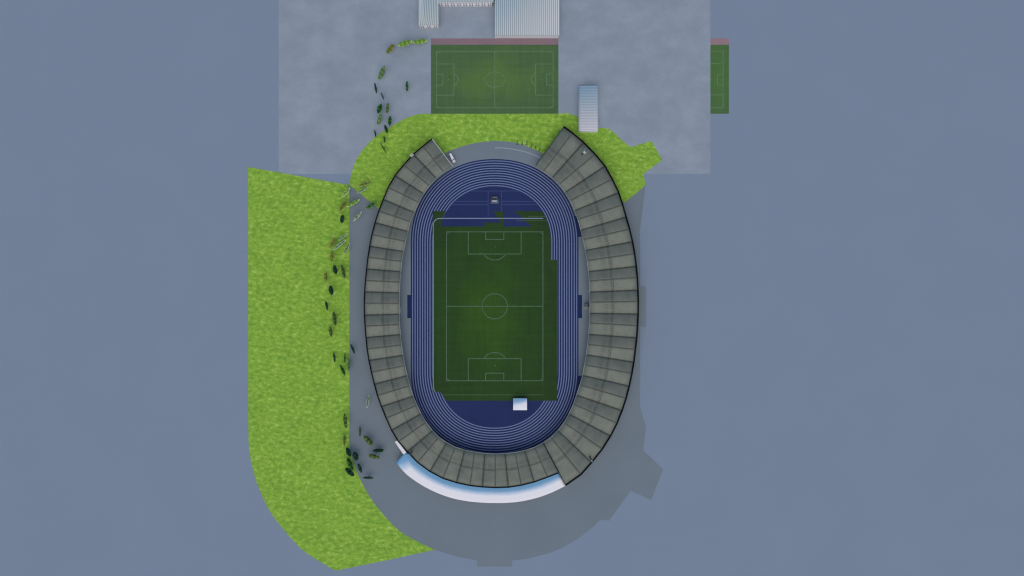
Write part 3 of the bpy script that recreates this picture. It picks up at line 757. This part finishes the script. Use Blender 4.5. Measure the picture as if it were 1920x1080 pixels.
# ------------------------------------------------------------------ flagpoles at the lawn edge
poles = [((969.5,271.3), 15.5, 'westernmost slim green flagpole at the north lawn edge', 0.16),
         ((979.2,271.0), 12.0, 'second flagpole from the west at the north lawn edge', 0.2),
         ((987.3,271.3), 13.0, 'third flagpole from the west at the north lawn edge', 0.16),
         ((995.7,275.6), 16.5, 'tallest green flagpole standing on the north lawn edge', 0.2),
         ((1003.9,277.8), 10.5, 'shortest flagpole with bulky furled flag by the lawn edge', 0.2),
         ((1011,283), 13.5, 'easternmost green flagpole beside the east roof end', 0.18)]
for (x, y), hh, lab, r in poles:
    c = P(x, y); root = tag(empty('flagpole', (c.x, c.y, 0.1)), lab, 'flagpole', 'flagpoles along the north lawn edge')
    mb = MB(); mb.cyl((0,0,0),(0,0,hh),r*1.3,r*0.8,8); lp(mb, 'pole', M['pole'], root)
    mb = MB(); mb.cyl((0,0,0),(0,0,0.5),0.45,0.3,8); lp(mb, 'base', M['dark'], root)
    mb = MB(); mb.ball((0,0,hh+0.15), 0.22); lp(mb, 'finial', M['lgrey'], root)
    mb = MB()
    zt = hh*0.92; zl = hh*0.45; n = 7
    for i in range(n):
        z0 = zt+(zl-zt)*i/n; z1 = zt+(zl-zt)*(i+1)/n; w0 = 0.06+0.12*math.sin(math.pi*(i+0.3)/n); w1 = 0.06+0.12*math.sin(math.pi*(i+1)/n)
        mb.cyl((0.15+w1, 0, z1), (0.15+w0, 0, z0), w1, w0, 7)
    lp(mb, 'furled_flag', M['flag'], root)

# ------------------------------------------------------------------ trees
def leafm(name, c, v=10):
    c = tuple(min(225, x*(1.12 if sum(c) < 320 else 1.0)) for x in c)
    return noisy(name, tuple(max(0, x-v) for x in c), tuple(min(255, x+v) for x in c), 1.6, rough=0.9, spec=0.1, lo=0.4, hi=0.6)
PAL = {   # dark, mid, light leaf, tip
 'black': [leafm('leaf_blackgreen_a', (20,48,38)), leafm('leaf_blackgreen_b', (24,56,42)), leafm('leaf_blackgreen_c', (38,76,54)), leafm('leaf_tip_a', (108,140,110))],
 'dark':  [leafm('leaf_dark_a', (28,66,32)), leafm('leaf_dark_b', (42,88,36)), leafm('leaf_dark_c', (66,112,52)), leafm('leaf_tip_b', (120,150,120))],
 'olive': [leafm('leaf_olive_a', (50,76,40)), leafm('leaf_olive_b', (72,98,46)), leafm('leaf_olive_c', (94,120,62)), leafm('leaf_tip_c', (134,160,128))],
 'mid':   [leafm('leaf_mid_a', (64,98,58)), leafm('leaf_mid_b', (88,124,74)), leafm('leaf_mid_c', (116,150,96)), leafm('leaf_tip_d', (148,172,138))],
 'light': [leafm('leaf_light_a', (84,124,58)), leafm('leaf_light_b', (122,162,66)), leafm('leaf_light_c', (152,188,92)), leafm('leaf_tip_e', (190,210,176))],
 'brown': [leafm('leaf_brown_a', (84,98,46)), leafm('leaf_brown_b', (104,114,54)), leafm('leaf_brown_c', (126,126,66)), leafm('leaf_tip_f', (150,180,118))],
 'pale':  [leafm('leaf_pale_a', (66,100,56)), leafm('leaf_pale_b', (104,140,84)), leafm('leaf_pale_c', (138,166,120)), leafm('leaf_tip_g', (190,204,200))],
}
bark = noisy('bark', (70,62,50), (92,82,68), 2.0, (1,1,0.3))
def tree(x, y, ln, wd, ang, pal, label, rim_pale=0.0, name='tree'):
    big = pal in ('black','dark') and wd > 6.5
    z0 = 2.0 if wd > 3 else 1.6; ht = 2.2+min(2.6, wd*0.35); zc = z0+ht/2
    c = P(x, y, zc)
    root = tag(empty(name, (c.x, c.y, 0.1), math.radians(ang)), label, 'tree', 'trees scattered along the west side')
    Lh = ln*K/2; Wh = max(0.42, wd*K/2)
    rnd = random.Random(hash((round(x*10), round(y*10))) & 0xffff)
    mb = MB(); mb.cyl((0,0,0),(0.05,0,z0+0.6), 0.20, 0.13, 8)
    for s in (-1, 1):
        mb.cyl((0,0,z0*0.7),(s*Lh*0.5, 0, zc), 0.11, 0.04, 6); mb.cyl((0,0,z0*0.8),(s*Lh*0.2, s*Wh*0.3, zc+ht*0.25), 0.08, 0.03, 6)
    lp(mb, 'trunk', bark, root)
    mb = MB(); mats = PAL[pal]
    for m_ in mats: mb.mi(m_)
    ph = rnd.random()*6
    def hw(t):   # lens outline with lumps
        return Wh*max(0.0, 1-abs(t)**2.1)**0.72*(1.08+0.05*math.sin(5*t+ph)+0.05*math.sin(13*t+ph*2))
    # dense inner mass: lumpy, built from many small leaf plates
    n = int(220+Lh*Wh*210)
    for i in range(n):
        t = rnd.uniform(-1, 1); w = hw(t)
        if w < 0.02: continue
        r = math.sqrt(rnd.random()); a = rnd.uniform(0, 2*math.pi)
        yy = r*math.cos(a)*w; zz = zc+r*math.sin(a)*ht/2*(1-abs(t)**2.2)**0.6
        sz = rnd.uniform(0.2, 0.38)*(0.75+0.25*min(1, Wh))
        if Wh < 0.8: sz *= 0.75
        clump = math.sin(3.1*t*Lh*0.7+ph)+math.cos(2.7*yy+ph*1.7)+rnd.uniform(-0.6, 0.6)
        k = 0 if clump < -0.2 else (1 if clump < 1.2 else 2)
        edge = abs(yy)/max(w, 0.05)
        if rim_pale > 0 and ((edge > (0.62 if rim_pale > 0.5 else 0.85) and rnd.random() < rim_pale+0.1) or (abs(t) > 0.86 and rnd.random() < rim_pale+0.2)): k = 3
        elif rim_pale == 0 and (abs(t) > 0.93 or edge > 0.93) and rnd.random() < 0.35: k = 3
        nrm = Vector((rnd.gauss(0, 0.32), rnd.gauss(0, 0.32), 1)).normalized()
        q = nrm.to_track_quat('Z', 'Y').to_matrix() @ Matrix.Rotation(rnd.uniform(0, 6.28), 3, 'Z')
        p = Vector((t*Lh, yy, zz))
        mb.face([p+q @ Vector(v)*sz for v in ((-1,0,0),(-0.2,-0.55,0.08),(1,0,0),(-0.2,0.55,0.08))], mats[k])
    lp(mb, 'crown', None, root)
    return root
T = [
 (787.4,78.1,27,8,8,'light','bright green bushy tree nearest the training pitch corner',0.25),
 (759.3,81.5,28.5,9,17,'light','widest bright green tree, second from the training pitch corner',0.25),
 (732.1,91.9,21,8,50,'brown','olive-brown tree at the upper left bend of the row',0.3),
 (715.9,137,28.5,7.5,67,'mid','long soft green tree leaning right in the grey yard',0.3),
 (704.4,165.2,20,3.6,-80,'black','thin dark tree at the left edge of the yard row',0.0),
 (717,180,14,1.8,-69,'black','tiny dark sliver of a tree in the middle of the yard row',0.0),
 (763.3,162,19,4.5,90,'dark','lone upright dark tree between yard row and training pitch',0.2),
 (711.6,203.7,18,8,70,'dark','plump deep green tree in the yard above the lawn',0.0),
 (726.7,203,20,4.8,82,'olive','slim olive tree right of the plump green one in the yard',0.25),
 (711.9,224.4,23,6.5,72,'mid','soft green leaning tree just under the plump one',0.25),
 (731.1,226.7,18,6,85,'dark','dark green tree closest to the north lawn edge in the yard',0.0),
 (723.9,242.2,16,4.8,-72,'black','blackish tree on the boundary of yard and north lawn',0.0),
 (703.7,250.5,15,2.6,-80,'black','thin black tree touching the outer curve of the north lawn',0.0),
 (720.9,261,14,2.6,-82,'dark','short thin dark tree just inside the north lawn',0.2),
 (718.9,277.8,24,1.8,-60,'dark','very thin slanting tree lowest in the north lawn row',0.0),
 (684,345.3,26,5,18,'brown','brownish tree with pale tips low on the north lawn',0.6),
 (679.8,356.7,22,4,31,'pale','white-edged dark tree crossing the north lawn lower border',0.8),
 (649,361,22,6,50,'light','faint light green tree at the pointed top of the left lawn',0.6),
 (662.8,380.9,27,5.5,31,'light','light green tree reaching from left lawn over the paving',0.5),
 (695.6,386,22,7,31,'dark','leaf-green white-edged tree right beside the stadium rim',0.55),
 (670.6,405.6,22,4.5,50,'pale','white-edged tree alone on the grey paving',0.85),
 (643,386,23,6,58,'brown','rust-tinted tree near the top of the left lawn',0.3),
 (641.7,410.6,16,7,82,'black','compact blackish tree under the rust-tinted one',0.25),
 (623.9,455.3,24,5,61,'brown','brown leaning tree with pale tips on the left lawn',0.35),
 (643.1,444.4,21,3.6,37,'pale','topmost of three white-edged slanted trees on the left lawn',0.85),
 (637,459,28,5,39,'pale','longest, middle one of three white-edged slanted trees',0.7),
 (650.4,466,23,4,62,'pale','lowest of three white-edged slanted trees, touching the paving',0.8),
 (622,481,20,5,88,'brown','olive-brown upright tree below the brown leaning tree',0.15),
 (628.3,505.6,17,7.2,-78,'black','round blackish tree left of the long dark olive one',0.0),
 (643.5,509.4,26,5.5,-76,'olive','long dark olive tree close to the paving edge',0.1),
 (610.6,519.7,20,5,88,'brown','olive-brown upright tree furthest left on the lawn',0.1),
 (620.9,544.3,17.5,7.5,-80,'black','round blackish tree by itself halfway down the left lawn',0.0),
 (612.7,573.3,18,4,-78,'black','slim blackish tree level with the halfway line',0.15),
 (627.2,597.5,26,6.5,-82,'olive','large dark olive tree just below the halfway line',0.0),
 (620,622,20,5.5,-82,'olive','smaller olive tree under the large dark olive tree',0.0),
 (661.3,654,19,3.8,-68,'black','thin dark tree standing alone on paving by the lawn edge',0.0),
 (627,670,19,3.6,-83,'black','thin dark upright tree left of the lower lawn group',0.2),
 (646.7,671.7,18,2.8,88,'dark','thinnest upright tree of the lower lawn group',0.4),
 (653.8,684,25,5,87,'mid','soft green tree straddling the edge of lawn and paving',0.2),
 (642.5,694.2,21,5,-65,'dark','dark green slanted tree at the bottom of its lawn group',0.0),
 (689.7,752.5,24,4.2,82,'pale','thin white-edged tree on paving beside the southwest stand',0.85),
 (647.5,789.2,27,6,-84,'olive','tall grey-green tree just inside the lower lawn edge',0.0),
 (645.8,825,22,5,90,'brown','reddish olive tree above the black cluster',0.1),
 (675,809,21,3,90,'dark','thin upright pale-edged tree alone on the paving',0.4),
 (653.7,847.5,18,8.5,-68,'black','round black tree, top left of the dark cluster',0.0),
 (666.7,855.3,17,9,-65,'black','round black tree on the paving side of the dark cluster',0.0),
 (656.2,870,25,8,-67,'dark','long dark green tree in the middle of the dark cluster',0.0),
 (655.8,885,21,8,-42,'black','black diagonal tree lowest on the lawn',0.0),
 (674.7,877.5,18,5,-68,'black','slim black tree right of the dark cluster',0.0),
 (690.8,826.2,25,8,-47,'olive','large grey-green diagonal tree in the open paving',0.0),
 (709.7,844.7,20,6.5,2,'black','black horizontal tree nearest the curved canopy',0.0),
 (701.2,855.8,22,6,-13,'olive','olive tree lying nearly level below the black horizontal one',0.0),
 (690.5,895.8,19,4,-2,'black','thin flat black tree, southernmost of all',0.0),
]
for t in T: tree(t[0], t[1], t[2], t[3], t[4], t[5], t[6], t[7])

# ------------------------------------------------------------------ light and camera
EL, AZ = math.radians(60), math.radians(180)    # sun over the south (bottom of the picture)
W_ = bpy.data.worlds.new('World'); S.world = W_; W_.use_nodes = True
nt = W_.node_tree; bg = nt.nodes['Background']
sky = nt.nodes.new('ShaderNodeTexSky'); sky.sky_type = 'NISHITA'; sky.sun_disc = False
sky.sun_elevation = EL; sky.sun_rotation = AZ
nt.links.new(sky.outputs['Color'], bg.inputs['Color']); bg.inputs['Strength'].default_value = 0.125
sl = bpy.data.lights.new('Sun', 'SUN'); sl.energy = 1.5; sl.angle = math.radians(85); sl.color = (1.0, 0.86, 0.66)
so = bpy.data.objects.new('Sun', sl); COL.objects.link(so)
dirv = Vector((math.sin(AZ)*math.cos(EL), math.cos(AZ)*math.cos(EL), math.sin(EL)))
so.rotation_euler = dirv.to_track_quat('Z', 'Y').to_euler(); so.location = dirv*400
cd = bpy.data.cameras.new('Camera'); co = bpy.data.objects.new('Camera', cd); COL.objects.link(co)
co.location = (0, 0, H); co.rotation_euler = (0, 0, 0)
cd.sensor_width = 36; cd.lens = 36*H/(1920*K); cd.clip_start = 1; cd.clip_end = 8000
S.camera = co
S.view_settings.view_transform = 'Standard'; S.view_settings.look = 'None'; S.view_settings.gamma = 1.0
S.view_settings.exposure = 0.25
S.render.engine = 'CYCLES'
S.cycles.use_denoising = True
S.cycles.filter_width = 1.3
